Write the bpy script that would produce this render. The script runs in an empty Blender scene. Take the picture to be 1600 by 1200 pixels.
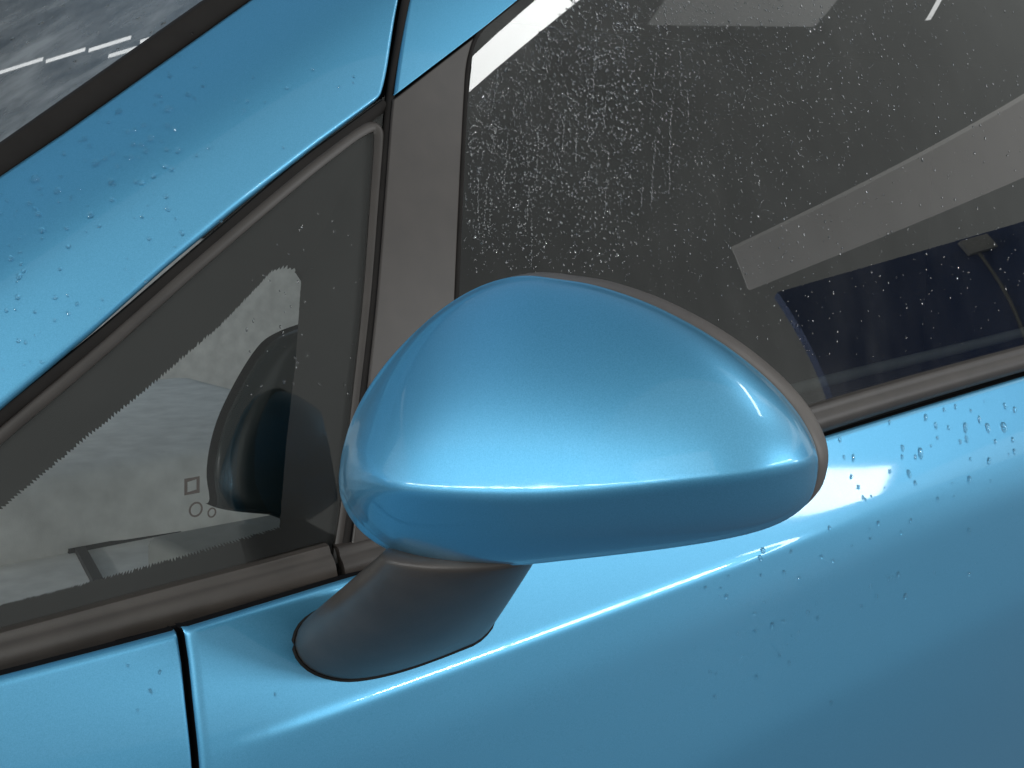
import bpy, bmesh, math, random
import numpy as np
from math import sin, cos, tan, radians, pi, sqrt, exp, log
from mathutils import Matrix, Vector

random.seed(7)
rng = np.random.default_rng(11)
scene = bpy.context.scene
COL = scene.collection

# ------------------------------------------------------------------ camera
YAW, PITCH = radians(40), radians(9)
CAM = np.array([-.60, -.68, 1.22])
FPX = 1980.0                                    # focal length in photo pixels (photo 1600 wide)
RGT = np.array([cos(YAW), -sin(YAW), 0.0])
FWD = np.array([sin(YAW) * cos(PITCH), cos(YAW) * cos(PITCH), -sin(PITCH)])
UPV = np.cross(RGT, FWD)
cam = bpy.data.cameras.new('camera')
cam.sensor_width = 36.0
cam.lens = 36.0 * FPX / 1600.0
cam.clip_start = 0.02
cam.clip_end = 200
cam_ob = bpy.data.objects.new('camera', cam)
COL.objects.link(cam_ob)
m = Matrix(((RGT[0], UPV[0], -FWD[0], CAM[0]), (RGT[1], UPV[1], -FWD[1], CAM[1]),
            (RGT[2], UPV[2], -FWD[2], CAM[2]), (0, 0, 0, 1)))
cam_ob.matrix_world = m
scene.camera = cam_ob

# ------------------------------------------------------------------ world and lamps
world = bpy.data.worlds.new('World')
scene.world = world
world.use_nodes = True
bg = world.node_tree.nodes['Background']
bg.inputs['Color'].default_value = (0.95, 1.0, 0.99, 1)
bg.inputs['Strength'].default_value = 0.70
scene.view_settings.view_transform = 'Standard'
scene.view_settings.look = 'None'
scene.view_settings.exposure = 0.0
scene.view_settings.gamma = 1.0


def area(name, loc, target, sx, sy, radiance, color=(1, 1, 1), spread=180, roll=0.0):
    li = bpy.data.lights.new(name, 'AREA')
    li.shape = 'RECTANGLE'
    li.size, li.size_y = sx, sy
    li.energy = radiance * pi * sx * sy         # watts for a given surface radiance
    li.color = color
    li.spread = radians(spread)
    o = bpy.data.objects.new(name, li)
    COL.objects.link(o)
    z = (Vector(loc) - Vector(target)).normalized()
    x = Vector((1, 0, 0))
    x = (x - z * x.dot(z)).normalized()
    y = z.cross(x)
    mat = Matrix((x, y, z)).transposed().to_4x4()
    mat = mat @ Matrix.Rotation(roll, 4, 'Z')
    mat.translation = loc
    o.matrix_world = mat
    return o


#LIGHTS_BEGIN
TUBE_W = (0.97, 0.99, 1.0)
for k in range(4):                              # tubes along the far side of the hall
    x = 2.25 + 1.28 * k
    area('tube_lamp', (x, -6.0, 3.0), (x, 0, 1.2), 1.2, .11, 85.0, TUBE_W)
for k in range(6):                              # tubes across the hall in front of the car
    y = -2.7 + 1.28 * k
    area('tube_lamp', (-5.0, y, 2.2), (0, y, 1.2), .10, 1.2, 50.0, TUBE_W)
for (x, y, l) in ((.03, 3.20, .26), (.095, 2.96, .20), (.155, 2.75, .20), (.140, 2.67, .13), (.195, 2.55, .11)):
    area('tube_lamp', (x, y, 2.70), (x, y, 0), l, .012, 2.6, TUBE_W, roll=radians(-72))
area('ceiling_panel_lamp', (1.318, -.855, 2.72), (1.318, -.855, 0), .78, .12, 20.0, TUBE_W, roll=radians(72.5))
area('doorway_daylight', (-7.0, -6.0, 3.9), (-.2, -.1, 1.1), 6.5, 4.5, 1.5, (0.95, 1.0, 0.99))
area('end_window', (5.42, -4.30, 1.50), (.35, 0, .97), 1.0, .30, 24.0, TUBE_W, roll=radians(-14))
area('tube_lamp', (2.775, -.50, 2.70), (2.775, -.50, 0), .13, .022, 5.0, TUBE_W, roll=radians(-71))  # added lamp, only for a white bar reflected high in the door window
area('added_reflection_panel', (2.02, -.56, 2.70), (2.02, -.56, 0), .62, .20, .95, TUBE_W, roll=radians(4))  # added panel, only for a pale patch reflected along the window top
area('added_ceiling_uplight', (-.5, 1.6, 1.9), (-.5, 1.6, 3.0), 5.0, 3.0, 1.2, (.56, .78, 1.0))  # added unseen uplight that makes the ceiling and its reflections bluer
#LIGHTS_END

# ------------------------------------------------------------------ shapes of the car body
#GEOM_BEGIN


def ray(px, py):
    v = FWD * FPX + RGT * (px - 800.0) - UPV * (py - 600.0)
    return v / np.linalg.norm(v)


def belt(x):
    return .976 + .055 * x


def sp(t):                                      # softplus, safe
    return t if t > 30 else (0.0 if t < -30 else log(1 + exp(t)))


def S_glass(x, z):                              # side glazing: leans in, turns in towards the front
    h = z - belt(x)
    y = .016 + .19 * h + .38 * h * h
    return y + .33 * .05 * sp((-.14 - x) / .05)


def crease_w(x):
    a = .0022
    a += .05 * max(0.0, x - .22) ** 1.5
    a += .30 * max(0.0, -.20 - x) ** 1.3
    return a


def S_door(x, z):                               # painted skin below the windows
    d = belt(x) - z
    w = crease_w(x)
    y = .004 - .26 * d
    y += .16 * w * (sp((d - .080) / w) - sp(-.080 / w))
    y += .13 * .007 * (sp((d - .118) / .007))
    y += .11 * .008 * (sp((d - .247) / .008))
    y += .05 * .03 * sp((d - .33) / .03)
    # narrow ledge along the feature line, running out at both ends
    f = 1 / (1 + exp(-(x + .235) / .012)) / (1 + exp((x - .27) / .03))
    y -= .00145 * f / (1 + exp(-max(-60.0, min(60.0, (d - .080) / .0015))))
    return y + .10 * .10 * sp((-.30 - x) / .10)


def shoot(px, py, S, t0=.25, t1=4.0):
    v = ray(px, py)

    def g(t):
        p = CAM + v * t
        return p[1] - S(p[0], p[2])
    a = t0
    n = 60
    fa = g(a)
    for i in range(1, n + 1):
        b = t0 + (t1 - t0) * (i / n) ** 1.6
        fb = g(b)
        if fa < 0 <= fb:
            for _ in range(40):
                mid = .5 * (a + b)
                if g(mid) < 0:
                    a = mid
                else:
                    b = mid
            break
        a, fa = b, fb
    return CAM + v * (.5 * (a + b))


def off(S, o):
    return lambda x, z: S(x, z) + o


# lower edge of the front pillar, as a line in the (x, z) plane
_pa = shoot(0, 650, S_glass)
_pb = shoot(600, 157, S_glass)
_dx, _dz = _pb[0] - _pa[0], _pb[2] - _pa[2]
_ln = sqrt(_dx * _dx + _dz * _dz)
_dx, _dz = _dx / _ln, _dz / _ln


def pil_q(x, z):                                # distance up across the pillar
    return -(x - _pa[0]) * _dz + (z - _pa[2]) * _dx


def S_pillar(x, z):
    q = pil_q(x, z)
    y = S_glass(x, z) - .010
    y += .10 * q + .80 * .011 * sp((q - .068) / .011)
    return y


def S_screen_factory():
    a = shoot(0, 262, S_pillar)
    b = shoot(380, -8, S_pillar)
    e = (b - a) / np.linalg.norm(b - a)
    w = np.array([-.16, 1.0, .02])
    n = np.cross(e, w)
    n /= np.linalg.norm(n)
    if n[2] < 0:
        n = -n
    return a, n


SCR_P, SCR_N = S_screen_factory()


def hit_plane(px, py, p, n):
    v = ray(px, py)
    return CAM + v * (np.dot(p - CAM, n) / np.dot(v, n))


def normal_of(S, x, z, e=.0015):
    gx = (S(x + e, z) - S(x - e, z)) / (2 * e)
    gz = (S(x, z + e) - S(x, z - e)) / (2 * e)
    n = np.array([gx, -1.0, gz])
    return n / np.linalg.norm(n)


def project(p):
    q = np.asarray(p) - CAM
    zc = np.dot(q, FWD)
    return 800 + FPX * np.dot(q, RGT) / zc, 600 - FPX * np.dot(q, UPV) / zc


#GEOM_END

# ------------------------------------------------------------------ materials


def new_mat(name):
    mt = bpy.data.materials.new(name)
    mt.use_nodes = True
    nt = mt.node_tree
    return mt, nt, nt.nodes['Principled BSDF']


def noise_bump(nt, bsdf, scale, strength, dist=.001, detail=3, inp='Normal'):
    tc = nt.nodes.new('ShaderNodeTexCoord')
    nz = nt.nodes.new('ShaderNodeTexNoise')
    nz.inputs['Scale'].default_value = scale
    nz.inputs['Detail'].default_value = detail
    bp = nt.nodes.new('ShaderNodeBump')
    bp.inputs['Strength'].default_value = strength
    bp.inputs['Distance'].default_value = dist
    nt.links.new(tc.outputs['Object'], nz.inputs['Vector'])
    nt.links.new(nz.outputs['Fac'], bp.inputs['Height'])
    nt.links.new(bp.outputs['Normal'], bsdf.inputs[inp])
    return tc, nz


def mat_paint():
    mt, nt, b = new_mat('blue_metallic_paint')
    b.inputs['Metallic'].default_value = .72
    b.inputs['Roughness'].default_value = .40
    b.inputs['Coat Weight'].default_value = 1.0
    b.inputs['Coat Roughness'].default_value = .045
    b.inputs['Coat IOR'].default_value = 1.30
    tc, nz = noise_bump(nt, b, 2600, .10, .0004, 1)
    # flakes and faint unevenness of colour
    n2 = nt.nodes.new('ShaderNodeTexNoise')
    n2.inputs['Scale'].default_value = 1500
    n2.inputs['Detail'].default_value = 2
    nt.links.new(tc.outputs['Object'], n2.inputs['Vector'])
    cr = nt.nodes.new('ShaderNodeValToRGB')
    cr.color_ramp.elements[0].position = .25
    cr.color_ramp.elements[1].position = .78
    cr.color_ramp.elements[0].color = (.088, .350, .560, 1)
    cr.color_ramp.elements[1].color = (.130, .435, .675, 1)
    nt.links.new(n2.outputs['Fac'], cr.inputs['Fac'])
    nt.links.new(cr.outputs['Color'], b.inputs['Base Color'])
    return mt


def mat_plastic(name, col, rough=.5, bump=.25, scale=1400, spec=.5):
    mt, nt, b = new_mat(name)
    b.inputs['Roughness'].default_value = rough
    b.inputs['Specular IOR Level'].default_value = spec
    tc, nz = noise_bump(nt, b, scale, bump, .0004, 4)
    n2 = nt.nodes.new('ShaderNodeTexNoise')
    n2.inputs['Scale'].default_value = 45
    n2.inputs['Detail'].default_value = 6
    nt.links.new(tc.outputs['Object'], n2.inputs['Vector'])
    cr = nt.nodes.new('ShaderNodeValToRGB')
    cr.color_ramp.elements[0].position = .3
    cr.color_ramp.elements[1].position = .75
    cr.color_ramp.elements[0].color = tuple(c * .86 for c in col) + (1,)
    cr.color_ramp.elements[1].color = tuple(c * 1.14 for c in col) + (1,)
    nt.links.new(n2.outputs['Fac'], cr.inputs['Fac'])
    nt.links.new(cr.outputs['Color'], b.inputs['Base Color'])
    return mt


def mat_glass(name, tint=(.62, .66, .66), ior=1.6, film=.02, streak=True):
    mt = bpy.data.materials.new(name)
    mt.use_nodes = True
    nt = mt.node_tree
    for n in list(nt.nodes):
        nt.nodes.remove(n)
    N, L = nt.nodes.new, nt.links.new
    out = N('ShaderNodeOutputMaterial')
    tr = N('ShaderNodeBsdfTransparent')
    tr.inputs['Color'].default_value = tint + (1,)
    gl = N('ShaderNodeBsdfGlossy')
    gl.inputs['Roughness'].default_value = .012
    gl.inputs['Color'].default_value = (.97, .97, .95, 1)
    fr = N('ShaderNodeFresnel')
    fr.inputs['IOR'].default_value = ior
    mx = N('ShaderNodeMixShader')
    L(fr.outputs[0], mx.inputs[0])
    L(tr.outputs[0], mx.inputs[1])
    L(gl.outputs[0], mx.inputs[2])
    # film of road dirt and dried water: patchy, with vertical runs
    tc = N('ShaderNodeTexCoord')
    mp = N('ShaderNodeMapping')
    mp.inputs['Scale'].default_value = (34, 34, 7)
    L(tc.outputs['Object'], mp.inputs['Vector'])
    n1 = N('ShaderNodeTexNoise')
    n1.inputs['Scale'].default_value = 1.0
    n1.inputs['Detail'].default_value = 5
    L(mp.outputs[0], n1.inputs['Vector'])
    n2 = N('ShaderNodeTexNoise')
    n2.inputs['Scale'].default_value = 9
    n2.inputs['Detail'].default_value = 6
    L(tc.outputs['Object'], n2.inputs['Vector'])
    mu = N('ShaderNodeMath')
    mu.operation = 'MULTIPLY'
    L(n1.outputs['Fac'], mu.inputs[0])
    L(n2.outputs['Fac'], mu.inputs[1])
    mr = N('ShaderNodeMapRange')
    mr.inputs['From Min'].default_value = .12
    mr.inputs['From Max'].default_value = .42
    mr.inputs['To Min'].default_value = film * .35
    mr.inputs['To Max'].default_value = film * 2.0
    L(mu.outputs[0], mr.inputs['Value'])
    df = N('ShaderNodeBsdfDiffuse')
    df.inputs['Color'].default_value = (.62, .60, .56, 1)
    g2 = N('ShaderNodeBsdfGlossy')
    g2.inputs['Roughness'].default_value = .28
    g2.inputs['Color'].default_value = (.9, .9, .88, 1)
    m3 = N('ShaderNodeMixShader')
    m3.inputs[0].default_value = .45
    L(df.outputs[0], m3.inputs[1])
    L(g2.outputs[0], m3.inputs[2])
    m2 = N('ShaderNodeMixShader')
    L(mr.outputs[0], m2.inputs[0])
    L(mx.outputs[0], m2.inputs[1])
    L(m3.outputs[0], m2.inputs[2])
    L(m2.outputs[0], out.inputs['Surface'])
    return mt


def mat_water():
    mt, nt, b = new_mat('rain_water')
    b.inputs['Base Color'].default_value = (1, 1, 1, 1)
    b.inputs['Transmission Weight'].default_value = 1.0
    b.inputs['Roughness'].default_value = .0
    b.inputs['IOR'].default_value = 1.33
    noise_bump(nt, b, 300, .03, .0002, 1)
    tr = nt.nodes.new('ShaderNodeBsdfTransparent')
    mx = nt.nodes.new('ShaderNodeMixShader')
    mx.inputs[0].default_value = .18
    nt.links.new(b.outputs[0], mx.inputs[1])
    nt.links.new(tr.outputs[0], mx.inputs[2])
    nt.links.new(mx.outputs[0], nt.nodes['Material Output'].inputs['Surface'])
    return mt


def mat_ground():
    mt, nt, b = new_mat('wet_concrete')
    b.inputs['Roughness'].default_value = .45
    tc, nz = noise_bump(nt, b, 30, .4, .004, 8)
    cr = nt.nodes.new('ShaderNodeValToRGB')
    cr.color_ramp.elements[0].color = (.085, .105, .135, 1)
    cr.color_ramp.elements[1].color = (.16, .185, .22, 1)
    n2 = nt.nodes.new('ShaderNodeTexNoise')
    n2.inputs['Scale'].default_value = 2.2
    n2.inputs['Detail'].default_value = 9
    nt.links.new(tc.outputs['Object'], n2.inputs['Vector'])
    nt.links.new(n2.outputs['Fac'], cr.inputs['Fac'])
    nt.links.new(cr.outputs['Color'], b.inputs['Base Color'])
    return mt


PAINT = mat_paint()
BLACK = mat_plastic('black_grained_plastic', (.060, .050, .043), .34, .35, 1500)
TRIM = mat_plastic('dark_satin_trim_plastic', (.043, .035, .030), .42, .15, 1800)
RUBBER = mat_plastic('black_rubber', (.018, .0155, .014), .7, .2, 900, .15)
BEZEL = mat_plastic('grey_mirror_bezel_plastic', (.105, .090, .080), .45, .2, 1800)
FRIT = mat_plastic('black_ceramic_print', (.016, .014, .013), .6, .05, 900)
GAP = mat_plastic('dark_seam', (.006, .006, .007), .8, .1, 600, .1)
GLASS_Q = mat_glass('quarter_glass', (.88, .90, .89), 1.43, .003)
GLASS_D = mat_glass('wet_door_glass', (.40, .43, .44), 1.45, .009)
GLASS_W = mat_glass('windscreen_glass', (.55, .60, .60), 1.5, .24)
WATER = mat_water()
LINING = mat_plastic('dark_cabin_lining', (.020, .020, .021), .8, .3, 500)
DASH = mat_plastic('grey_dashboard_plastic', (.72, .71, .68), .6, .35, 700)
SEAT = mat_plastic('navy_seat_cloth', (.020, .034, .070), .85, .6, 900)
GREYTR = mat_plastic('pale_grey_cabin_trim', (.20, .205, .19), .6, .3, 700)
MIRROR = None


def mat_mirror():
    mt, nt, b = new_mat('silvered_mirror_glass')
    b.inputs['Base Color'].default_value = (.82, .84, .85, 1)
    b.inputs['Metallic'].default_value = 1.0
    b.inputs['Roughness'].default_value = .03
    noise_bump(nt, b, 20, .01, .0005, 1)
    return mt


MIRROR = mat_mirror()

# ------------------------------------------------------------------ object helpers


def link(name, verts, faces, mat, parent=None, smooth=True, sharp=None):
    me = bpy.data.meshes.new(name)
    me.from_pydata([tuple(map(float, v)) for v in verts], [], faces)
    me.validate()
    if smooth:
        me.polygons.foreach_set('use_smooth', [True] * len(me.polygons))
    me.materials.append(mat)
    o = bpy.data.objects.new(name, me)
    COL.objects.link(o)
    if parent is not None:
        o.parent = parent
    me.update()
    return o


def empty(name, loc=(0, 0, 0), parent=None):
    o = bpy.data.objects.new(name, None)
    o.empty_display_size = .05
    COL.objects.link(o)
    o.location = loc
    if parent is not None:
        o.parent = parent
    return o


def cat_spline(P, n, closed=False):
    P = [np.asarray(p, float) for p in P]
    k = len(P)
    out = []
    segs = k if closed else k - 1
    for i in range(segs):
        p1, p2 = P[i], P[(i + 1) % k]
        p0 = P[i - 1] if (closed or i > 0) else 2 * p1 - p2
        p3 = P[(i + 2) % k] if (closed or i + 2 < k) else 2 * p2 - p1
        for j in range(n):
            t = j / n
            out.append(.5 * ((2 * p1) + (-p0 + p2) * t + (2 * p0 - 5 * p1 + 4 * p2 - p3) * t * t + (-p0 + 3 * p1 - 3 * p2 + p3) * t ** 3))
    if not closed:
        out.append(P[-1])
    return np.array(out)


def resample(P, n):
    P = np.asarray(P, float)
    s = np.concatenate([[0], np.cumsum(np.linalg.norm(np.diff(P, axis=0), axis=1))])
    t = np.linspace(0, s[-1], n)
    return np.stack([np.interp(t, s, P[:, k]) for k in range(P.shape[1])], 1)


def resample_at(P, ts):
    P = np.asarray(P, float)
    s = np.concatenate([[0], np.cumsum(np.linalg.norm(np.diff(P, axis=0), axis=1))])
    t = np.asarray(ts) * s[-1]
    return np.stack([np.interp(t, s, P[:, k]) for k in range(P.shape[1])], 1)


def on(S, pts):
    return np.array([shoot(px, py, S) for px, py in pts])


def edge_params(n, dense):
    """0..1 with extra samples near the ends that carry a rounded edge"""
    base = list(np.linspace(0, 1, n))
    if dense[0]:
        base += [.0015, .003, .005, .0075, .0105, .014, .018, .024]
    if dense[1]:
        base += [1 - t for t in (.0015, .003, .005, .0075, .0105, .014, .018, .024)]
    return sorted(set(base))


def patch(name, rows, S, mat, parent, nu=60, nv=20, fil=(0, 0, 0, 0), flange=.012, smooth_rows=True):
    """sheet on surface S. rows: pixel polylines (photo px), bottom to top, traced left to right.
    fil = radius of the rolled edge at bottom, top, left, right."""
    us = edge_params(nu, (fil[2] > 0, fil[3] > 0))
    vs = edge_params(nv, (fil[0] > 0, fil[1] > 0))
    R = np.array([resample_at(r, us) for r in rows])             # rows x nu x 2
    k = len(rows)
    if k > 2 and smooth_rows:
        fine = np.array([cat_spline(list(R[:, i]), 24) for i in range(len(us))])   # nu x m x 2
    else:
        fine = np.array([resample(R[:, i], 24 * (k - 1) + 1) for i in range(len(us))])
    mcount = fine.shape[1]
    G = np.zeros((len(vs), len(us), 3))
    tt = np.linspace(0, 1, mcount)
    for i in range(len(us)):
        for j, v in enumerate(vs):
            px = np.interp(v, tt, fine[i, :, 0])
            py = np.interp(v, tt, fine[i, :, 1])
            G[j, i] = shoot(px, py, S)
    return finish(name, G, mat, parent, fil, flange)


def finish(name, G, mat, parent, fil, flange):
    nv_, nu_ = G.shape[:2]
    base = G.copy()

    def roll(a, r):
        return r - sqrt(max(0.0, r * r - (r - a) ** 2)) if a < r else 0.0
    for i in range(nu_):
        ln = np.concatenate([[0], np.cumsum(np.linalg.norm(np.diff(base[:, i], axis=0), axis=1))])
        for j in range(nv_):
            if fil[0]:
                G[j, i, 1] += roll(ln[j], fil[0])
            if fil[1]:
                G[j, i, 1] += roll(ln[-1] - ln[j], fil[1])
    for j in range(nv_):
        ln = np.concatenate([[0], np.cumsum(np.linalg.norm(np.diff(base[j], axis=0), axis=1))])
        for i in range(nu_):
            if fil[2]:
                G[j, i, 1] += roll(ln[i], fil[2])
            if fil[3]:
                G[j, i, 1] += roll(ln[-1] - ln[i], fil[3])
    verts = [tuple(p) for p in G.reshape(-1, 3)]
    faces = []
    for j in range(nv_ - 1):
        for i in range(nu_ - 1):
            a = j * nu_ + i
            faces.append((a, a + 1, a + nu_ + 1, a + nu_))
    if flange:
        loop = [(0, i) for i in range(nu_)] + [(j, nu_ - 1) for j in range(1, nv_)] + \
               [(nv_ - 1, i) for i in range(nu_ - 2, -1, -1)] + [(j, 0) for j in range(nv_ - 2, 0, -1)]
        b0 = len(verts)
        for (j, i) in loop:
            p = G[j, i].copy()
            p[1] += flange
            verts.append(tuple(p))
        n = len(loop)
        for k2 in range(n):
            j, i = loop[k2]
            j2, i2 = loop[(k2 + 1) % n]
            faces.append((j2 * nu_ + i2, j * nu_ + i, b0 + k2, b0 + (k2 + 1) % n))
    o = link(name, verts, faces, mat, parent)
    if flange:
        o.data.materials.append(GAP)
        nq = (nv_ - 1) * (nu_ - 1)
        for pg in o.data.polygons:
            if pg.index >= nq:
                pg.material_index = 1
                pg.use_smooth = False
    return o


def sweep(name, path, profile, mat, parent, upv=(0, 0, 1), caps=True, closed=True, scale=None, nrm=None):
    """path: 3D points; profile: (outward, up) in metres"""
    path = np.asarray(path, float)
    n, k = len(path), len(profile)
    verts, faces = [], []
    for i in range(n):
        t = path[min(i + 1, n - 1)] - path[max(i - 1, 0)]
        t /= np.linalg.norm(t)
        o_ = np.cross(t, np.asarray(upv, float))
        o_ /= np.linalg.norm(o_)
        if o_[1] > 0:
            o_ = -o_
        u_ = np.cross(o_, t)
        u_ /= np.linalg.norm(u_)
        if np.dot(u_, upv) < 0:
            u_ = -u_
        if nrm is not None:
            o_ = np.asarray(nrm, float)
            o_ = o_ - t * np.dot(o_, t)
            o_ /= np.linalg.norm(o_)
            u_ = np.cross(t, o_)
        s = 1.0 if scale is None else scale[i]
        for (a, b) in profile:
            verts.append(tuple(path[i] + o_ * a * s + u_ * b * s))
    for i in range(n - 1):
        for j in range(k if closed else k - 1):
            a, b = i * k + j, i * k + (j + 1) % k
            faces.append((a, b, b + k, a + k))
    if caps and closed:
        faces.append(tuple(range(k)))
        faces.append(tuple(range((n - 1) * k, n * k))[::-1])
    o = link(name, verts, faces, mat, parent)
    bm = bmesh.new()
    bm.from_mesh(o.data)
    bmesh.ops.recalc_face_normals(bm, faces=bm.faces)
    bm.to_mesh(o.data)
    bm.free()
    o.data.polygons.foreach_set('use_smooth', [True] * len(o.data.polygons))
    o.data.set_sharp_from_angle(angle=radians(50))
    return o


def box(name, x0, x1, y0, y1, z0, z1, mat, parent, bev=.0):
    bm = bmesh.new()
    bmesh.ops.create_cube(bm, size=1)
    bmesh.ops.scale(bm, vec=(x1 - x0, y1 - y0, z1 - z0), verts=bm.verts)
    bmesh.ops.translate(bm, vec=((x0 + x1) / 2, (y0 + y1) / 2, (z0 + z1) / 2), verts=bm.verts)
    if bev:
        bmesh.ops.bevel(bm, geom=bm.edges[:], offset=bev, segments=4, profile=.6, affect='EDGES')
    me = bpy.data.meshes.new(name)
    bm.to_mesh(me)
    bm.free()
    me.materials.append(mat)
    me.polygons.foreach_set('use_smooth', [True] * len(me.polygons))
    me.set_sharp_from_angle(angle=radians(40))
    o = bpy.data.objects.new(name, me)
    COL.objects.link(o)
    if parent is not None:
        o.parent = parent
    return o


# ------------------------------------------------------------------ setting
gv = [(-40, -40, 0), (40, -40, 0), (40, 40, 0), (-40, 40, 0)]
ground = link('ground', gv, [(0, 1, 2, 3)], mat_ground(), smooth=False)
ground['kind'] = 'structure'
cp = [(-7, -.72), (1.15, -.72), (1.15, -.32), (7, -.32), (7, 5), (-7, 5)]
ceiling = link('ceiling', [(x, y, 2.75) for x, y in cp] + [(x, y, 2.95) for x, y in cp],
               [(5, 4, 3, 2, 1, 0), (6, 7, 8, 9, 10, 11)] + [(k, (k + 1) % 6, 6 + (k + 1) % 6, 6 + k) for k in range(6)],
               mat_plastic('dark_roof_sheet', (.30, .32, .34), .7, .2, 60), smooth=False)
ceiling['kind'] = 'structure'
wv = []
for (x, y) in ((5.93, -4.27), (8.9, -1.65), (9.05, -1.82), (6.08, -4.44)):
    wv += [(x, y, 1.25), (x, y, 3.06)]
end_wall = link('end_wall', wv, [(0, 2, 3, 1), (2, 4, 5, 3), (4, 6, 7, 5), (6, 0, 1, 7), (1, 3, 5, 7), (0, 6, 4, 2)],
                mat_plastic('dark_blue_wall_sheet', (.06, .12, .32), .8, .2, 40), smooth=False)
end_wall['kind'] = 'structure'


def wall_pt(s_, z, o):
    return (5.93 + .75 * s_ - .66 * o, -4.27 + .66 * s_ + .75 * o, z)


bv = [wall_pt(a, z, o) for o in (.01, .09) for (a, z) in ((1.22, 2.84), (1.40, 2.84), (1.40, 3.02), (1.22, 3.02))]
jb = link('junction_box', bv, [(0, 1, 2, 3), (7, 6, 5, 4), (0, 4, 5, 1), (1, 5, 6, 2), (2, 6, 7, 3), (3, 7, 4, 0)], mat_plastic('pale_box_metal', (.7, .68, .64), .6, .1, 40), end_wall, smooth=False)
cb = [wall_pt(a, z, o) for (z, c_) in ((2.84, 1.29), (2.3, 1.275), (1.7, 1.25), (1.26, 1.24)) for (a, o) in ((c_ - .012, .02), (c_ + .012, .02), (c_, .045))]
link('cable', cb, [(3 * i + a, 3 * i + b, 3 * i + 3 + b, 3 * i + 3 + a) for i in range(3) for a, b in ((0, 1), (1, 2), (2, 0))], mat_plastic('grey_cable', (.4, .4, .36), .6, .1, 40), end_wall)

# glowing panel added for a ceiling beam, whose reflection lies across the door window
em, ent, eb = new_mat('beam_glow')
eb.inputs['Base Color'].default_value = (.8, .8, .78, 1)
eb.inputs['Emission Color'].default_value = (1, .98, .95, 1)
eb.inputs['Emission Strength'].default_value = 1.15
lp = [(3.67, -2.59), (4.58, -3.39), (5.21, -1.08), (4.03, -.30)]
beam_panel = link('glowing_beam_panel', [(x, y, 2.72) for x, y in lp] + [(x, y, 2.745) for x, y in lp],
                  [(3, 2, 1, 0), (4, 5, 6, 7), (0, 1, 5, 4), (1, 2, 6, 5), (2, 3, 7, 6), (3, 0, 4, 7)], em, smooth=False)
beam_panel['label'] = 'pale ceiling beam, made to glow, seen reflected as a band in the door window'
beam_panel['category'] = 'ceiling beam'

# ------------------------------------------------------------------ the car
car = empty('car', (0, .6, 0))
car.matrix_world.translation = (0, .6, 0)
car['label'] = 'metallic light blue car with rain drops, seen at its door mirror'
car['category'] = 'car'
bpy.context.view_layer.update()
INV = Matrix.Translation((0, -.6, 0))


def under(o, parent):
    """parent keeping the place (all meshes are written in world coordinates)"""
    o.parent = parent
    o.matrix_parent_inverse = parent.matrix_world.inverted()
    return o


def part(o, parent=car):
    bpy.context.view_layer.update()
    return under(o, parent)


# ---- front pillar
PB = [(-600, 1174), (-220, 842), (-100, 736), (0, 650), (149, 525), (262, 424), (372, 332), (490, 238), (570, 177), (596, 157)]
pillar_rows = [
    PB,
    [(-600, 1060), (-220, 735), (0, 548), (290, 300), (608, 112)],
    [(-600, 928), (-220, 630), (0, 458), (240, 262), (622, 22)],
    [(-600, 800), (-220, 525), (0, 366), (200, 215), (642, -78)],
    [(-600, 700), (-220, 432), (0, 277), (105, 206), (394, 0), (668, -192)],
]
pil = part(patch('front_pillar', pillar_rows, S_pillar, PAINT, None, 110, 60, (.010, .002, 0, .006), .010))

# ---- fender in front of the door
cutL = [(292, 1400), (303, 1290), (302, 1200), (292, 1100), (283, 1020), (274, 990)]
cutR = [(304, 1400), (315, 1290), (314, 1200), (304, 1100), (295, 1020), (285, 985)]


def skin_panel(name, cut, cut_side, x_far, top_px, fil):
    """painted panel in (x, depth below the belt), trimmed at the shut line and under the mouldings"""
    c3 = on(S_door, cat_spline(cut, 8))
    cd, cx = belt(c3[:, 0]) - c3[:, 2], c3[:, 0]
    o = np.argsort(cd)
    cd, cx = cd[o], cx[o]
    t3 = on(S_door, top_px)
    td, tx = belt(t3[:, 0]) - t3[:, 2], t3[:, 0]
    o = np.argsort(tx)
    td, tx = td[o], tx[o]
    ds = list(np.linspace(.0, .82, 90)) + list(np.linspace(.072, .088, 41)) + list(np.linspace(.10, .136, 16)) + list(np.linspace(.22, .275, 20))
    ds = np.array(sorted(set(np.round(ds, 5))))
    ds = ds[ds > .03]
    tops = np.array([0, .0006, .0012, .002, .003, .0042, .006, .010, .016, .024])
    us = np.array(edge_params(110, (True, False)))
    G = np.zeros((len(ds) + len(tops), len(us), 3))
    for i, u in enumerate(us):
        col = None
        for j in range(len(ds) + len(tops)):
            if j < len(tops):
                d0 = None
            d_ = None
            x = 0.0
            if j >= len(tops):
                d_ = ds[j - len(tops)]
                xc = float(np.interp(d_, cd, cx))
                x = xc + (x_far - xc) * u
                dt = float(np.interp(x, tx, td))
            else:
                xc = float(np.interp(.02, cd, cx))
                x = xc + (x_far - xc) * u
                dt = float(np.interp(x, tx, td))
                d_ = dt + tops[j] * (.03 - dt) / .03
            z = belt(x) - d_
            G[len(ds) + len(tops) - 1 - j, i] = (x, S_door(x, z), z)
    if cut_side == 'r':
        G = G[:, ::-1]
    return finish(name, G, PAINT, None, fil, .008)


fender = part(skin_panel('front_fender', cutL, 'r', -.95, [(-640, 1230), (-300, 1138), (-150, 1099), (0, 1060), (100, 1034), (200, 1008), (274, 988)], (0, .004, 0, .0022)))

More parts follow.
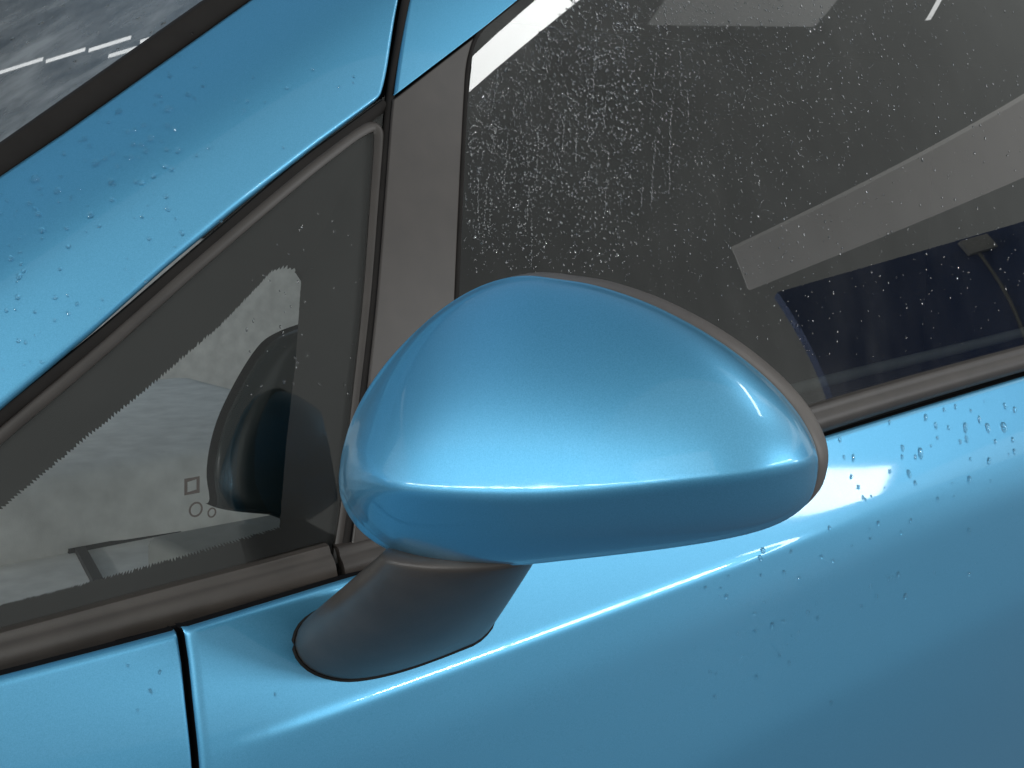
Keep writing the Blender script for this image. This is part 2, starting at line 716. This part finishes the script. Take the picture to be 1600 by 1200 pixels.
# ---- front door
door = part(skin_panel('front_door', cutR, 'l', 2.2, [(285, 985), (400, 950), (525, 912), (900, 800), (1290, 684), (1450, 635), (1600, 590), (1850, 517), (2100, 445), (2400, 358)], (0, .004, .0022, 0)))

# door frame rising beside the pillar
frame_rows = [
    [(618, 149), (690, 94), (758, 42), (812, -2), (960, -120)],
    [(626, 92), (720, 20), (800, -40), (1000, -190)],
    [(639, 12), (740, -70), (1010, -270)],
    [(658, -82), (760, -150), (1020, -345)],
    [(684, -204), (780, -270), (1030, -430)],
]
dframe = part(patch('window_frame', frame_rows, S_pillar, PAINT, None, 50, 50, (.002, 0, .0025, 0), .016), door)

# satin black upright between the quarter window and the door window
S_bar = off(S_glass, -.008)
bar_l = [(538, 935), (556, 810), (572, 640), (590, 470), (603, 310), (611, 200), (615, 156)]
bar_r = [(690, 900), (704, 700), (711, 500), (718, 330), (726, 160), (731, 98), (742, 58)]
bar_rows = [[a, b] for a, b in zip(bar_l, bar_r)]
bar = part(patch('window_divider', bar_rows, S_bar, TRIM, None, 26, 60, (0, .001, .0015, .003), .014), door)

# run channel: dark seam rubber at the front of the divider and round the door glass
ch = on(off(S_glass, -.002), cat_spline([(528, 925), (548, 800), (565, 640), (584, 470), (597, 310), (606, 200), (612, 130), (622, 70), (634, 0), (655, -90), (676, -205)], 6))
circ = [(.0035 * cos(a), .0035 * sin(a)) for a in np.linspace(0, 2 * pi, 9)[:-1]]
seal1 = part(sweep('door_seal', ch, circ, RUBBER, None), door)
gr = on(off(S_glass, -.0075), cat_spline([(696, 800), (705, 640), (712, 500), (719, 330), (727, 160), (732, 100), (742, 62), (762, 36), (815, -8), (960, -128)], 6))
circ2 = [(.0018 * cos(a), .0018 * sin(a)) for a in np.linspace(0, 2 * pi, 9)[:-1]]
seal2 = part(sweep('glass_seal', gr, circ2, RUBBER, None), door)

# back plate behind seams, so that the gaps read dark
gap_pl = part(patch('seam_backing', [[(200, 1400), (420, 1400)], [(210, 1150), (400, 1130)], [(180, 1000), (380, 950)]], off(S_door, .0115), GAP, None, 6, 10, flange=0), door)
gap_p2 = part(patch('seam_backing', [[(560, 200), (660, 200)], [(570, 60), (680, 60)], [(600, -120), (720, -120)], [(630, -230), (740, -230)]], off(S_pillar, .017), GAP, None, 6, 16, flange=0), door)

# ---- windscreen and its trim
def patch_plane(name, rows, p, n, mat, parent, nu=20, nv=14):
    us, vs = np.linspace(0, 1, nu), np.linspace(0, 1, nv)
    R = np.array([resample_at(r, us) for r in rows])
    verts = []
    for v in vs:
        f = v * (len(rows) - 1)
        i = min(int(f), len(rows) - 2)
        q = R[i] * (1 - (f - i)) + R[i + 1] * (f - i)
        verts += [tuple(hit_plane(a, b, p, n)) for a, b in q]
    faces = [(j * nu + i, j * nu + i + 1, (j + 1) * nu + i + 1, (j + 1) * nu + i) for j in range(nv - 1) for i in range(nu - 1)]
    return link(name, verts, faces, mat, parent)


scr = part(patch_plane('windscreen', [[(-600, 675), (-200, 395), (0, 256), (380, -10), (560, -140)], [(-600, 530), (-200, 250), (0, 110), (200, -20), (420, -200)], [(-600, 330), (-200, 60), (0, -40), (200, -140), (360, -260)]], SCR_P, SCR_N, GLASS_W, None))
tp = on(off(S_pillar, -.001), cat_spline([(-600, 684), (-220, 416), (-100, 330), (0, 259), (190, 124), (370, -4), (560, -136), (660, -206)], 6))
tprof = [(-.006, -.0115), (.0005, -.0113), (.0016, -.0098), (.0018, 0), (.0014, .0088), (.0002, .0104), (-.006, .011)]
ttrim = part(sweep('windscreen_trim', tp, tprof, RUBBER, None, upv=(-.57, 0, .82)), scr)

ipt = part(patch_plane('inner_pillar_trim', [[(-200, 392), (0, 250), (110, 172)], [(-200, 310), (0, 178), (100, 165)]], SCR_P - SCR_N * .012, SCR_N, GREYTR, None, 10, 5), scr)

# ---- quarter window
QO = 0.0
def q_poly_patch(name, poly_px, S, mat, parent, n=26):
    """fill a three-cornered pixel outline given as bottom and top polylines meeting at the right"""
    return patch(name, poly_px, S, mat, parent, n * 2, n, flange=0)


q_bot = [(-600, 1172), (-220, 1065), (0, 1004), (260, 938), (528, 868)]
q_top = [(-600, 1152), (-220, 830), (0, 644), (160, 512), (300, 388), (450, 260), (540, 192), (602, 150)]
quarter = part(patch('quarter_window', [q_bot, [(-600, 1162), (-220, 948), (0, 824), (280, 652), (565, 512)], q_top], off(S_glass, -.001), GLASS_Q, None, 60, 40, flange=0))

# printed border behind the glass, with a fine comb edge
in_bot = [(-320, 1044), (-220, 1012), (0, 944), (120, 913), (250, 876), (380, 838), (436, 822)]
in_top = [(-320, 1040), (-220, 974), (-20, 818), (0, 800), (120, 700), (240, 602), (345, 510), (400, 452), (424, 426), (445, 420), (462, 424), (470, 440)]
def border(name, outer, inner, S, mat, parent, comb):
    n = 330 if comb else 120
    A, B = resample(outer, n), resample(inner, n)
    verts, faces = [], []
    for i in range(n):
        d = A[i] - B[i]
        L = np.linalg.norm(d)
        d = d / L
        t = (3.0 + 4.5 * rng.random()) if (i % 2 == 0 and comb) else 0.0
        t += 1.5 * rng.random()
        b = B[i] + d * t
        verts.append(shoot(*A[i], S))
        verts.append(shoot(*b, S))
    for i in range(n - 1):
        faces.append((2 * i, 2 * i + 1, 2 * i + 3, 2 * i + 2))
    return link(name, verts, faces, mat, parent)


S_fr = off(S_glass, .003)
fr_b = part(border('printed_border', [(-600, 1176), (-220, 1070), (528, 872)], in_bot, S_fr, FRIT, None, True), quarter)
fr_t = part(border('printed_border', [(-600, 1154), (-220, 832), (0, 646), (160, 514), (300, 390), (450, 262), (600, 152)], in_top, S_fr, FRIT, None, True), quarter)
fr_r = part(border('printed_border', [(528, 874), (566, 520), (600, 160), (572, 176)], [(436, 824), (446, 700), (462, 560), (470, 440), (460, 426)], off(S_glass, .0036), FRIT, None, False), quarter)

# stamp on the glass
def ring_mark(name, c, w, h, th, S, mat, parent, sides=4, rot=pi / 4):
    verts, faces = [], []
    for k in range(sides):
        a = rot + 2 * pi * k / sides
        q = 1 / max(abs(cos(a)), abs(sin(a))) if sides == 4 else 1
        verts.append(shoot(c[0] + w * q * cos(a), c[1] + h * q * sin(a) - .18 * w * q * cos(a), S))
        verts.append(shoot(c[0] + (w - th) * q * cos(a), c[1] + (h - th) * q * sin(a) - .18 * w * q * cos(a), S))
    for k in range(sides):
        a, b = 2 * k, 2 * ((k + 1) % sides)
        faces.append((a, a + 1, b + 1, b))
    return part(link(name, verts, faces, mat, None, smooth=False), parent)


STAMP = mat_plastic('brown_etched_stamp', (.075, .062, .055), .7, .05, 900)
S_st = off(S_glass, -.0016)
ring_mark('glass_stamp', (300, 759), 12, 13, 5, S_st, STAMP, quarter)
ring_mark('glass_stamp', (306, 796), 11, 12, 3, S_st, STAMP, quarter, 20)
ring_mark('glass_stamp', (331, 801), 7, 8, 2.5, S_st, STAMP, quarter, 20)

# mouldings round the quarter window
lip = [(-.003, -.0042), (.0006, -.0041), (.0016, -.0030), (.0020, -.0008), (.0018, .0022), (.0008, .0040), (-.003, .0042)]
qt_path = on(off(S_glass, -.001), cat_spline([(-600, 1196), (-220, 870), (-100, 770), (0, 682), (160, 546), (300, 421), (450, 293), (530, 229), (566, 204), (583, 199), (591, 207), (592, 226), (588, 290), (575, 470), (557, 640), (541, 790), (527, 880)], 10))
m1 = part(sweep('window_moulding', qt_path, lip, TRIM, None, nrm=(-.2, -.93, .3)), quarter)
qd_path = on(off(S_glass, -.001), cat_spline([(-600, 1166), (-220, 842), (0, 655), (160, 526), (300, 406), (450, 278), (540, 210), (602, 164)], 8))
m1b = part(sweep('pillar_seal', qd_path, [(1.0 * a, 1.1 * b) for a, b in lip], RUBBER, None, upv=(-.57, 0, .82)), quarter)
bprof = [(-.008, -.017), (.002, -.0168), (.0068, -.014), (.0095, -.008), (.0105, -.001), (.0095, .006), (.0055, .0105), (.003, .012), (.0026, .0145), (.0012, .0165), (-.008, .017)]
qb = cat_spline([(-640, 1204), (-260, 1100), (0, 1030), (262, 958), (400, 921), (518, 888)], 8)
m3 = part(sweep('window_moulding', on(off(S_glass, -.003), qb), bprof, BLACK, None), quarter)

# belt moulding of the door
db = cat_spline([(530, 884), (700, 836), (1000, 745), (1290, 650), (1600, 560), (2050, 440), (2400, 347)], 10)
dprof = [(-.008, -.014), (.002, -.0138), (.0075, -.0115), (.0098, -.006), (.0100, -.001), (.0085, .004), (.0055, .0068), (.0042, .0082), (.0042, .0105), (.003, .0128), (.0005, .0138), (-.008, .014)]
m4 = part(sweep('belt_moulding', on(off(S_glass, -.004), db), dprof, TRIM, None), door)

# ---- door glass
gl_rows = [
    [(690, 850), (1000, 755), (1290, 655), (1600, 556), (2050, 436), (2400, 342)],
    [(700, 500), (1300, 420), (2050, 300), (2400, 245)],
    [(722, 250), (1300, 160), (2050, 60), (2400, 15)],
    [(742, 50), (830, -18), (1000, -150), (1500, -380), (2050, -560), (2400, -680)],
]
wglass = part(patch('door_window', gl_rows, off(S_glass, -.003), GLASS_D, None, 40, 40, flange=0, smooth_rows=False), door)

# ------------------------------------------------------------------ wing mirror
OUT = [(530, 752), (533, 722), (541, 690), (555, 650), (578, 606), (610, 562), (650, 519), (692, 483), (735, 456), (778, 439), (822, 432),
       (870, 437), (930, 447), (1000, 470), (1060, 498), (1115, 530), (1165, 566), (1210, 606), (1245, 647), (1267, 685), (1277, 717),
       (1276, 748), (1266, 777), (1246, 799), (1215, 817), (1175, 831), (1120, 843), (1050, 854), (970, 864), (890, 873),
       (810, 881), (740, 882), (680, 877), (632, 866), (594, 848), (564, 824), (544, 796), (534, 774)]
OUTS = cat_spline(OUT, 8, closed=True)
MC = CAM + ray(905, 670) * .645
yawn = radians(63)
MN = np.array([-sin(yawn), -cos(yawn), .02])
MN /= np.linalg.norm(MN)
VIEW = -ray(905, 680)
iL = int(np.argmin(OUTS[:, 0]))
iR = int(np.argmax(OUTS[:, 0]))
chain_top = np.array([OUTS[(iL + k) % len(OUTS)] for k in range((iR - iL) % len(OUTS) + 1)])
chain_bot = np.array([OUTS[(iR + k) % len(OUTS)] for k in range((iL - iR) % len(OUTS) + 1)])[::-1]
crease = cat_spline([(528, 752), (560, 742), (600, 748), (660, 759), (750, 766), (850, 767), (940, 760), (1040, 749), (1150, 737), (1279, 716)], 10)


def interp_chain(c, x):
    o = np.argsort(c[:, 0])
    return float(np.interp(x, c[o, 0], c[o, 1]))


def mirror_h(px, py):
    x0, x1 = OUTS[iL, 0], OUTS[iR, 0]
    s = min(1.0, max(0.0, (px - x0) / (x1 - x0)))
    sc = .40
    if s < sc:
        hc = max(0.0, 1 - (1 - s / sc) ** 2.3) ** .52
    else:
        hc = max(0.0, 1 - ((s - sc) / (1 - sc)) ** 3.0) ** .66
    yt, yb, yc = interp_chain(chain_top, px), interp_chain(chain_bot, px), interp_chain(crease, px)
    acc = 0.0
    soft = 1.0 + 5.5 * max(0.0, 1 - s / .17) ** 1.2
    for k, wgt in ((-10, .08), (-7, .12), (-4, .18), (0, .24), (4, .18), (7, .12), (10, .08)):
        y = py + k * soft * min(1.0, (yb - yt) / 120.0)
        if y < yc:
            v = min(1.0, (yc - y) / max(1.0, yc - yt))
            pw = .52 + .22 * max(0.0, (s - .35) / .65)
            g = (1 - (.34 + .40 * max(0.0, 1 - s / .55) ** 2) * v) * max(0.0, 1 - v ** 2.8) ** pw
        else:
            u = min(1.0, (y - yc) / max(1.0, yb - yc))
            g = (1 - .55 * u) * max(0.0, 1 - u ** 5) ** .5
        acc += g * wgt
    return .078 * hc * acc


def mirror_base(px, py):
    return hit_plane(px, py, MC, MN)


mirror = empty('wing_mirror', tuple(MC))
part(mirror)
bpy.context.view_layer.update()
n_o = len(OUTS)
cpx = np.array([880.0, 700.0])
rings = 64
verts, faces = [], []
verts.append(tuple(mirror_base(*cpx) + VIEW * mirror_h(*cpx)))
for k in range(1, rings + 1):
    r = sin(.5 * pi * k / rings) if k < rings else 1.0
    for i in range(n_o):
        p = cpx + (OUTS[i] - cpx) * r
        h = mirror_h(*p) if k < rings else 0.0
        verts.append(tuple(mirror_base(*p) + VIEW * h))
EXT = np.array([1.0, .30, .10])
EXT /= np.linalg.norm(EXT)
O3 = np.array([mirror_base(*p) for p in OUTS])
OC = O3.mean(0)
for (t, s) in ((.0012, .9985), (.0030, .994), (.006, .985)):
    for p in O3:
        verts.append(tuple(OC + (p - OC) * s + EXT * t))
tot = rings + 3
for i in range(n_o):
    faces.append((0, 1 + i, 1 + (i + 1) % n_o))
for k in range(tot - 1):
    for i in range(n_o):
        a, b = 1 + k * n_o + i, 1 + k * n_o + (i + 1) % n_o
        faces.append((a, a + n_o, b + n_o, b))
cap = part(link('mirror_cap', verts, faces, PAINT, None), mirror)

# bezel ring behind the cap
bz = [(.0026, .976), (.0030, .992), (.0042, .999), (.009, 1.003), (.014, 1.000), (.017, .994), (.019, .98), (.019, .95), (.018, .93)]
verts, faces = [], []
for (t, s) in bz:
    for p in O3:
        verts.append(tuple(OC + (p - OC) * s + EXT * t))
for k in range(len(bz) - 1):
    for i in range(n_o):
        a, b = k * n_o + i, k * n_o + (i + 1) % n_o
        faces.append((a, a + n_o, b + n_o, b))
bez = part(link('mirror_bezel', verts, faces, BEZEL, None), mirror)
# painted shell behind the bezel, deep on the car's side, carrying the mirror glass
xe = O3[:, 0].max() + .004
verts, faces = [], []
nb = 10
for k in range(nb + 1):
    t = k / nb
    sc_ = .955 * (1 - .30 * t ** 1.6)
    for p in O3:
        q = OC + (p - OC) * sc_ + EXT * .017
        reach = max(.0, xe - q[0]) * .80
        q = q + np.array([reach * t, .10 * reach * t, -.10 * reach * t])
        verts.append(tuple(q))
for k in range(nb):
    for i in range(n_o):
        a, b = k * n_o + i, k * n_o + (i + 1) % n_o
        faces.append((a, a + n_o, b + n_o, b))
shell = part(link('mirror_shell', verts, faces, PAINT, None), mirror)
lastring = np.array(verts[-n_o:])
mc2 = lastring.mean(0)
mg = part(link('mirror_glass', [tuple(mc2 + (p - mc2) * 1.0 + np.array([-.002, 0, 0])) for p in lastring] + [tuple(mc2)], [(i, (i + 1) % n_o, n_o) for i in range(n_o)], MIRROR, None, smooth=False), mirror)

# stalk from the door skin to the underside of the housing
nseg, nring = 56, 26
foot_px = cat_spline([(772, 968), (750, 1000), (716, 1016), (680, 1030), (640, 1044), (600, 1055), (560, 1062), (530, 1062), (500, 1055), (478, 1043), (463, 1025), (458, 1005),
                      (463, 985), (480, 965), (520, 945), (600, 925), (700, 915), (755, 925)], 12, closed=True)
foot = on(S_door, resample(np.vstack([foot_px, foot_px[:1]]), nseg + 1)[:-1])
TC = CAM + ray(722, 862) * (np.linalg.norm(mirror_base(722, 862) - CAM) - .004)
hr = RGT
hd = np.array([FWD[0], FWD[1], 0])
hd /= np.linalg.norm(hd)
top = np.array([TC + hr * .0415 * cos(2 * pi * k / nseg) - hd * .026 * sin(2 * pi * k / nseg) for k in range(nseg)])
verts, faces = [], []
fc = foot.mean(0)
for j in range(-1, nring + 1):
    if j == -1:
        for k in range(nseg):
            verts.append(tuple(fc + (foot[k] - fc) * 1.0 + np.array([0, .004, 0])))
        continue
    t = j / nring
    h00, h10, h01, h11 = 2 * t ** 3 - 3 * t ** 2 + 1, t ** 3 - 2 * t ** 2 + t, -2 * t ** 3 + 3 * t ** 2, t ** 3 - t ** 2
    T0 = top - foot
    T1 = top - foot
    for k in range(nseg):
        p = h00 * foot[k] + h10 * T0[k] + h01 * top[k] + h11 * T1[k]
        p = p - hd * .013 * max(0.0, sin(2 * pi * k / nseg)) ** .8 * (t * (1 - t) * 4) ** .7
        # small rolled edge at the foot
        if t < .06:
            p = p + (fc - foot[k]) * .018 * (1 - t / .06) ** 2
        verts.append(tuple(p))
for j in range(nring + 1):
    for k in range(nseg):
        a, b = j * nseg + k, j * nseg + (k + 1) % nseg
        faces.append((a, b, b + nseg, a + nseg))
faces.append(tuple(range((nring + 1) * nseg, (nring + 2) * nseg)))
stalk = part(link('mirror_stalk', verts, faces, BLACK, None), mirror)
gk = [(.0013 * cos(a), .0013 * sin(a)) for a in np.linspace(0, 2 * pi, 9)[:-1]]
fr_ = [fc + (p - fc) * 1.0 for p in foot]
gasket = part(sweep('stalk_gasket', fr_ + fr_[:1], gk, RUBBER, None, upv=(0, -1, .2), caps=False), stalk)

# ------------------------------------------------------------------ cabin behind the glass
cabin = part(box('cabin_lining', -1.3, 2.9, .06, 1.5, .62, 1.62, LINING, None))
bm = bmesh.new()
bm.from_mesh(cabin.data)
kill = [f for f in bm.faces if f.calc_center_median().y < .1 or f.calc_center_median().x < -1.2 or f.calc_center_median().z > 1.5]
bmesh.ops.delete(bm, geom=kill, context='FACES_ONLY')
bm.to_mesh(cabin.data)
bm.free()
roof = part(box('roof_lining', .28, 2.9, .25, 1.48, 1.56, 1.6, LINING, None, .01))
dash = part(box('dashboard', -.95, .16, .115, 1.42, .70, .915, DASH, None, .025))
binn = part(box('instrument_hood', -.34, .10, .34, .78, .90, .985, DASH, None, .03), dash)
vent = part(box('corner_vent', -.20, .05, .125, .25, .90, .945, GREYTR, None, .012), dash)


def dash_strip(name, px_a, px_b, w, z, mat, h=.003):
    a = hit_plane(*px_a, np.array([0, 0, z]), np.array([0, 0, 1.0]))
    b = hit_plane(*px_b, np.array([0, 0, z]), np.array([0, 0, 1.0]))
    return part(sweep(name, np.linspace(a, b, 6), [(-w, -.002), (w, -.002), (w * .8, h), (-w * .8, h)], mat, None), dash)


dash_strip('seam_and_reflection_line', (60, 742), (380, 790), .004, .916, LINING)
dash_strip('seam_and_reflection_line', (40, 700), (180, 960), .005, .916, LINING)  # reflection of a pole in the quarter glass, laid in as a dark strip
dash_strip('seam_and_reflection_line', (105, 862), (280, 828), .004, .916, LINING)  # second reflected line, also laid in as a dark strip
dash_strip('demister_vent', (190, 640), (420, 690), .012, .916, GREYTR)
panel = part(box('passenger_door_panel', -.6, .95, 1.44, 1.49, .7, 1.12, DASH, None, .015))
strip = part(sweep('inner_belt_strip', on(off(S_glass, .035), cat_spline([(700, 770), (1000, 680), (1265, 602), (1600, 519), (2050, 400), (2400, 308)], 8)), [(.004 * cos(a), .006 * sin(a)) for a in np.linspace(0, 2 * pi, 11)[:-1]], GREYTR, None), door)
PODM = mat_plastic('teal_black_gloss_plastic', (.006, .013, .014), .25, .05, 500, .22)
pod_rows = [[(358, 802), (430, 808), (600, 872)], [(350, 745), (600, 765)], [(364, 672), (600, 682)], [(396, 602), (600, 612)], [(432, 546), (600, 556)], [(462, 524), (600, 532)], [(505, 508), (600, 512)]]
pod = part(patch('dashboard_end_cap', pod_rows, off(S_glass, .04), PODM, None, 26, 30, (.010, .006, .014, .01), .012), dash)


# ------------------------------------------------------------------ rain
def drop_mesh(name, squash=.5, seg=12, rows=5):
    verts, faces = [], []
    verts.append((0, 0, squash))
    for j in range(1, rows + 1):
        ph = .5 * pi * j / rows
        for k in range(seg):
            a = 2 * pi * k / seg
            rr = sin(ph)
            verts.append((rr * cos(a) * (1 + .10 * cos(a + 1)), rr * sin(a) * (1 + .08 * cos(2 * a)), squash * cos(ph)))
    for k in range(seg):
        verts.append((.9 * cos(2 * pi * k / seg), .9 * sin(2 * pi * k / seg), -.12))
    for k in range(seg):
        faces.append((0, 1 + k, 1 + (k + 1) % seg))
    for j in range(rows):
        for k in range(seg):
            a, b = 1 + j * seg + k, 1 + j * seg + (k + 1) % seg
            faces.append((a, a + seg, b + seg, b))
    faces.append(tuple(1 + rows * seg + k for k in range(seg))[::-1])
    return verts, faces


def drop_frame(p, n, elong, r, ang):
    n = Vector(n)
    t = Vector((0, 0, -1))
    t = (t - n * t.dot(n)).normalized()
    s = n.cross(t)
    M3 = Matrix((t, s, n)).transposed()
    R2 = Matrix.Rotation(ang, 3, 'Z')
    M3 = M3 @ R2 @ Matrix.Diagonal((r * elong, r, r))
    M4 = M3.to_4x4()
    M4.translation = Vector(p)
    return M4


dm = []
for k, sq in enumerate((.5, .62, .75)):
    v, f = drop_mesh('drop', sq)
    me = bpy.data.meshes.new('water_drop')
    me.from_pydata(v, [], f)
    me.polygons.foreach_set('use_smooth', [True] * len(me.polygons))
    me.materials.append(WATER)
    dm.append(me)


def water_drop(px, py, S, rpx, label, group, elong=1.0, lift=0.0):
    p = shoot(px, py, S)
    n = normal_of(S, p[0], p[2])
    r = rpx * np.linalg.norm(p - CAM) / FPX
    o = bpy.data.objects.new('water_drop', random.choice(dm))
    COL.objects.link(o)
    o.matrix_world = drop_frame(p + n * lift, n, elong, r, random.uniform(-.5, .5))
    o['label'] = label
    o['category'] = 'water drop'
    o['group'] = group
    return o


def inside(poly, x, y):
    c = False
    j = len(poly) - 1
    for i in range(len(poly)):
        xi, yi = poly[i]
        xj, yj = poly[j]
        if (yi > y) != (yj > y) and x < (xj - xi) * (y - yi) / (yj - yi) + xi:
            c = not c
        j = i
    return c


# drops on the pillar (the larger ones where the photograph has them)
big = [(185, 174, 8), (263, 171, 9), (236, 217, 8), (225, 196, 6), (221, 227, 6), (173, 283, 7), (177, 287, 6), (141, 336, 8), (176, 240, 5), (55, 280, 9), (90, 298, 8),
       (150, 255, 8), (205, 246, 6), (228, 236, 6), (260, 234, 5), (278, 235, 7), (272, 202, 6), (258, 260, 6), (268, 264, 6), (240, 275, 6), (222, 286, 6), (262, 326, 6), (222, 338, 5),
       (175, 312, 5), (66, 360, 7), (104, 357, 5), (107, 385, 5), (17, 404, 6), (30, 432, 6), (28, 464, 6), (94, 420, 4), (10, 485, 5), (55, 487, 4), (386, 158, 5), (326, 231, 4),
       (46, 318, 6), (60, 335, 7), (92, 315, 4), (110, 312, 4), (294, 147, 6), (265, 119, 5), (200, 206, 5), (132, 217, 6), (100, 240, 5), (140, 228, 5), (345, 345, 3), (228, 440, 3), (300, 52, 3), (250, 150, 5)]
LP = 'clear raindrop beaded on the blue pillar beside the windscreen'
for (a, b, r) in big:
    water_drop(a, b, S_pillar, r * .72, LP, 'raindrops on the blue pillar', random.uniform(1.0, 1.35))
pil_poly = [(0, 285), (380, 10), (600, 10), (600, 120), (0, 620)]
cnt = 0
while cnt < 112:
    a, b = random.uniform(0, 600), random.uniform(0, 620)
    if inside(pil_poly, a, b) and random.random() < (1.0 if a < 330 else .4):
        water_drop(a, b, S_pillar, random.choice((1.5, 2.0, 2.6, 3.4)) * random.uniform(.8, 1.2), LP, 'raindrops on the blue pillar', random.uniform(1, 1.3))
        cnt += 1

# drops on the door skin
LD = 'clear raindrop on the blue door panel below the window'
dbig = [(1410, 700, 5), (1438, 708, 8), (1462, 665, 5), (1482, 668, 4), (1508, 668, 7), (1510, 686, 5), (1543, 668, 7), (1568, 667, 8), (1585, 640, 5), (1570, 634, 5), (1582, 687, 5), (1545, 720, 6),
        (1420, 740, 6), (1430, 755, 5), (1514, 749, 7), (1348, 777, 4), (1296, 825, 5), (1372, 818, 5), (1360, 842, 4), (1192, 860, 6), (1188, 872, 5), (1225, 895, 5), (1248, 903, 4), (1262, 957, 5), (1135, 932, 6),
        (1194, 942, 4), (1206, 978, 6), (1414, 932, 6), (1403, 897, 5), (1298, 1098, 5), (1233, 1036, 4), (1312, 686, 5), (1333, 715, 5), (1330, 745, 4), (1341, 761, 4), (1085, 1012, 3), (1390, 660, 4), (1446, 652, 5), (1475, 640, 4),
        (1500, 690, 4), (1530, 655, 5), (1555, 690, 4), (1130, 1075, 3), (1283, 870, 4), (1465, 780, 4), (430, 1085, 3), (250, 1050, 4), (235, 1080, 4), (200, 1040, 3), (215, 1110, 3)]
for (a, b, r) in dbig:
    water_drop(a, b, S_door, r * .75, LD, 'raindrops on the blue door', random.uniform(1.1, 1.7))
door_poly = [(1310, 690), (1600, 600), (1600, 860), (1100, 1100), (1000, 1000), (1150, 870), (1290, 800)]
cnt = 0
while cnt < 82:
    a, b = random.uniform(950, 1600), random.uniform(560, 1150)
    if inside(door_poly, a, b):
        water_drop(a, b, S_door, random.choice((1.5, 2.0, 2.6, 3.2)) * random.uniform(.8, 1.2), LD, 'raindrops on the blue door', random.uniform(1, 1.6))
        cnt += 1


LM = 'small raindrop hanging from the lower edge of the blue mirror cap'
for (a, b, r) in ((716, 884, 5), (728, 883, 3.5), (770, 884, 3), (800, 882, 3.5), (812, 881, 3), (880, 874, 2.5), (660, 874, 3), (1010, 860, 2.2)):
    p = mirror_base(a, b)
    rr = r * np.linalg.norm(p - CAM) / FPX
    o = bpy.data.objects.new('water_drop', dm[2])
    COL.objects.link(o)
    o.matrix_world = drop_frame(p + np.array([0, .0, .0006]), (0, -.25, -.97), 1.0, rr, 0)
    o['label'] = LM
    o['category'] = 'water drop'
    o['group'] = 'drips under the mirror cap'


# spray of fine droplets on the panes: far too many to count
def spray(name, pts, mat, label, sq=.45):
    v0, f0 = drop_mesh('d', sq, 7, 3)
    v0 = [Vector(v) for v in v0]
    V, F = [], []
    for (p, n, r, el, ang) in pts:
        M4 = drop_frame(p, n, el, r, ang)
        b = len(V)
        V += [tuple(M4 @ v) for v in v0]
        F += [tuple(b + i for i in f) for f in f0]
    o = link(name, V, F, mat)
    o['kind'] = 'stuff'
    o['label'] = label
    o['category'] = 'water'
    return o


S_dg = off(S_glass, -.0035)
win_poly = [(735, 110), (880, -20), (1620, -20), (1620, 520), (1290, 600), (1150, 520), (960, 430), (800, 425), (722, 430)]
pts = []
strip_poly = [(730, 60), (735, 150), (890, 5), (890, -30), (820, -30)]
while len(pts) < 8500:
    a, b = random.uniform(715, 1600), random.uniform(-10, 560)
    if not inside(win_poly, a, b) or inside(strip_poly, a, b):
        continue
    dens = exp(-((a - 760) / 330.0) ** 2) * exp(-(max(0, b - 160) / 200.0) ** 2) + .35 * exp(-((a - 1050) / 330.0) ** 2) * exp(-(b / 330.0) ** 2) + .03
    if random.random() > dens:
        continue
    p = shoot(a, b, S_dg)
    n = normal_of(S_dg, p[0], p[2])
    rr = random.choice((.7, .9, .9, 1.2, 1.2, 1.6, 2.4)) * random.uniform(.8, 1.2) * (.70 if a < 1000 else .52)
    pts.append((p, n, rr * np.linalg.norm(p - CAM) / FPX, random.uniform(1.0, 2.0), random.uniform(-.3, .3)))
for k in range(24):                             # runs: beads strung down the pane
    a, b = random.uniform(725, 1080), random.uniform(60, 330)
    ln = random.uniform(30, 120)
    drift = random.uniform(-.12, .02)
    q = 0.0
    while q < ln:
        x_, y_ = a + drift * q + random.uniform(-1.2, 1.2), b + q
        if inside(win_poly, x_, y_) and not inside(strip_poly, x_, y_):
            p = shoot(x_, y_, S_dg)
            n = normal_of(S_dg, p[0], p[2])
            pts.append((p, n, random.uniform(.6, 1.3) * np.linalg.norm(p - CAM) / FPX, random.uniform(1.2, 3.2), 0.0))
        q += random.uniform(1.5, 7)
spray('droplet_spray', pts, WATER, 'fine spray of tiny raindrops over the dark door window')

pts = []
for k in range(70):
    a, b = random.uniform(380, 575), random.uniform(230, 620)
    if b > 900 - 1.25 * a + 20:
        p = shoot(a, b, off(S_glass, -.0015))
        n = normal_of(S_glass, p[0], p[2])
        pts.append((p, n, random.uniform(1.0, 2.2) * np.linalg.norm(p - CAM) / FPX, random.uniform(1, 1.8), 0))
spray('droplet_scatter', pts, WATER, 'few tiny raindrops scattered on the dark quarter window')

pts = []
for k in range(60):
    a, b = random.uniform(0, 330), random.uniform(0, 230)
    if b < 225 - .66 * a:
        p = hit_plane(a, b, SCR_P, SCR_N)
        pts.append((p, SCR_N, random.uniform(1.5, 4.0) * np.linalg.norm(p - CAM) / FPX, 1.2, random.uniform(-1, 1)))
spray('droplet_cluster', pts, WATER, 'small raindrops on the grey windscreen at the top left')
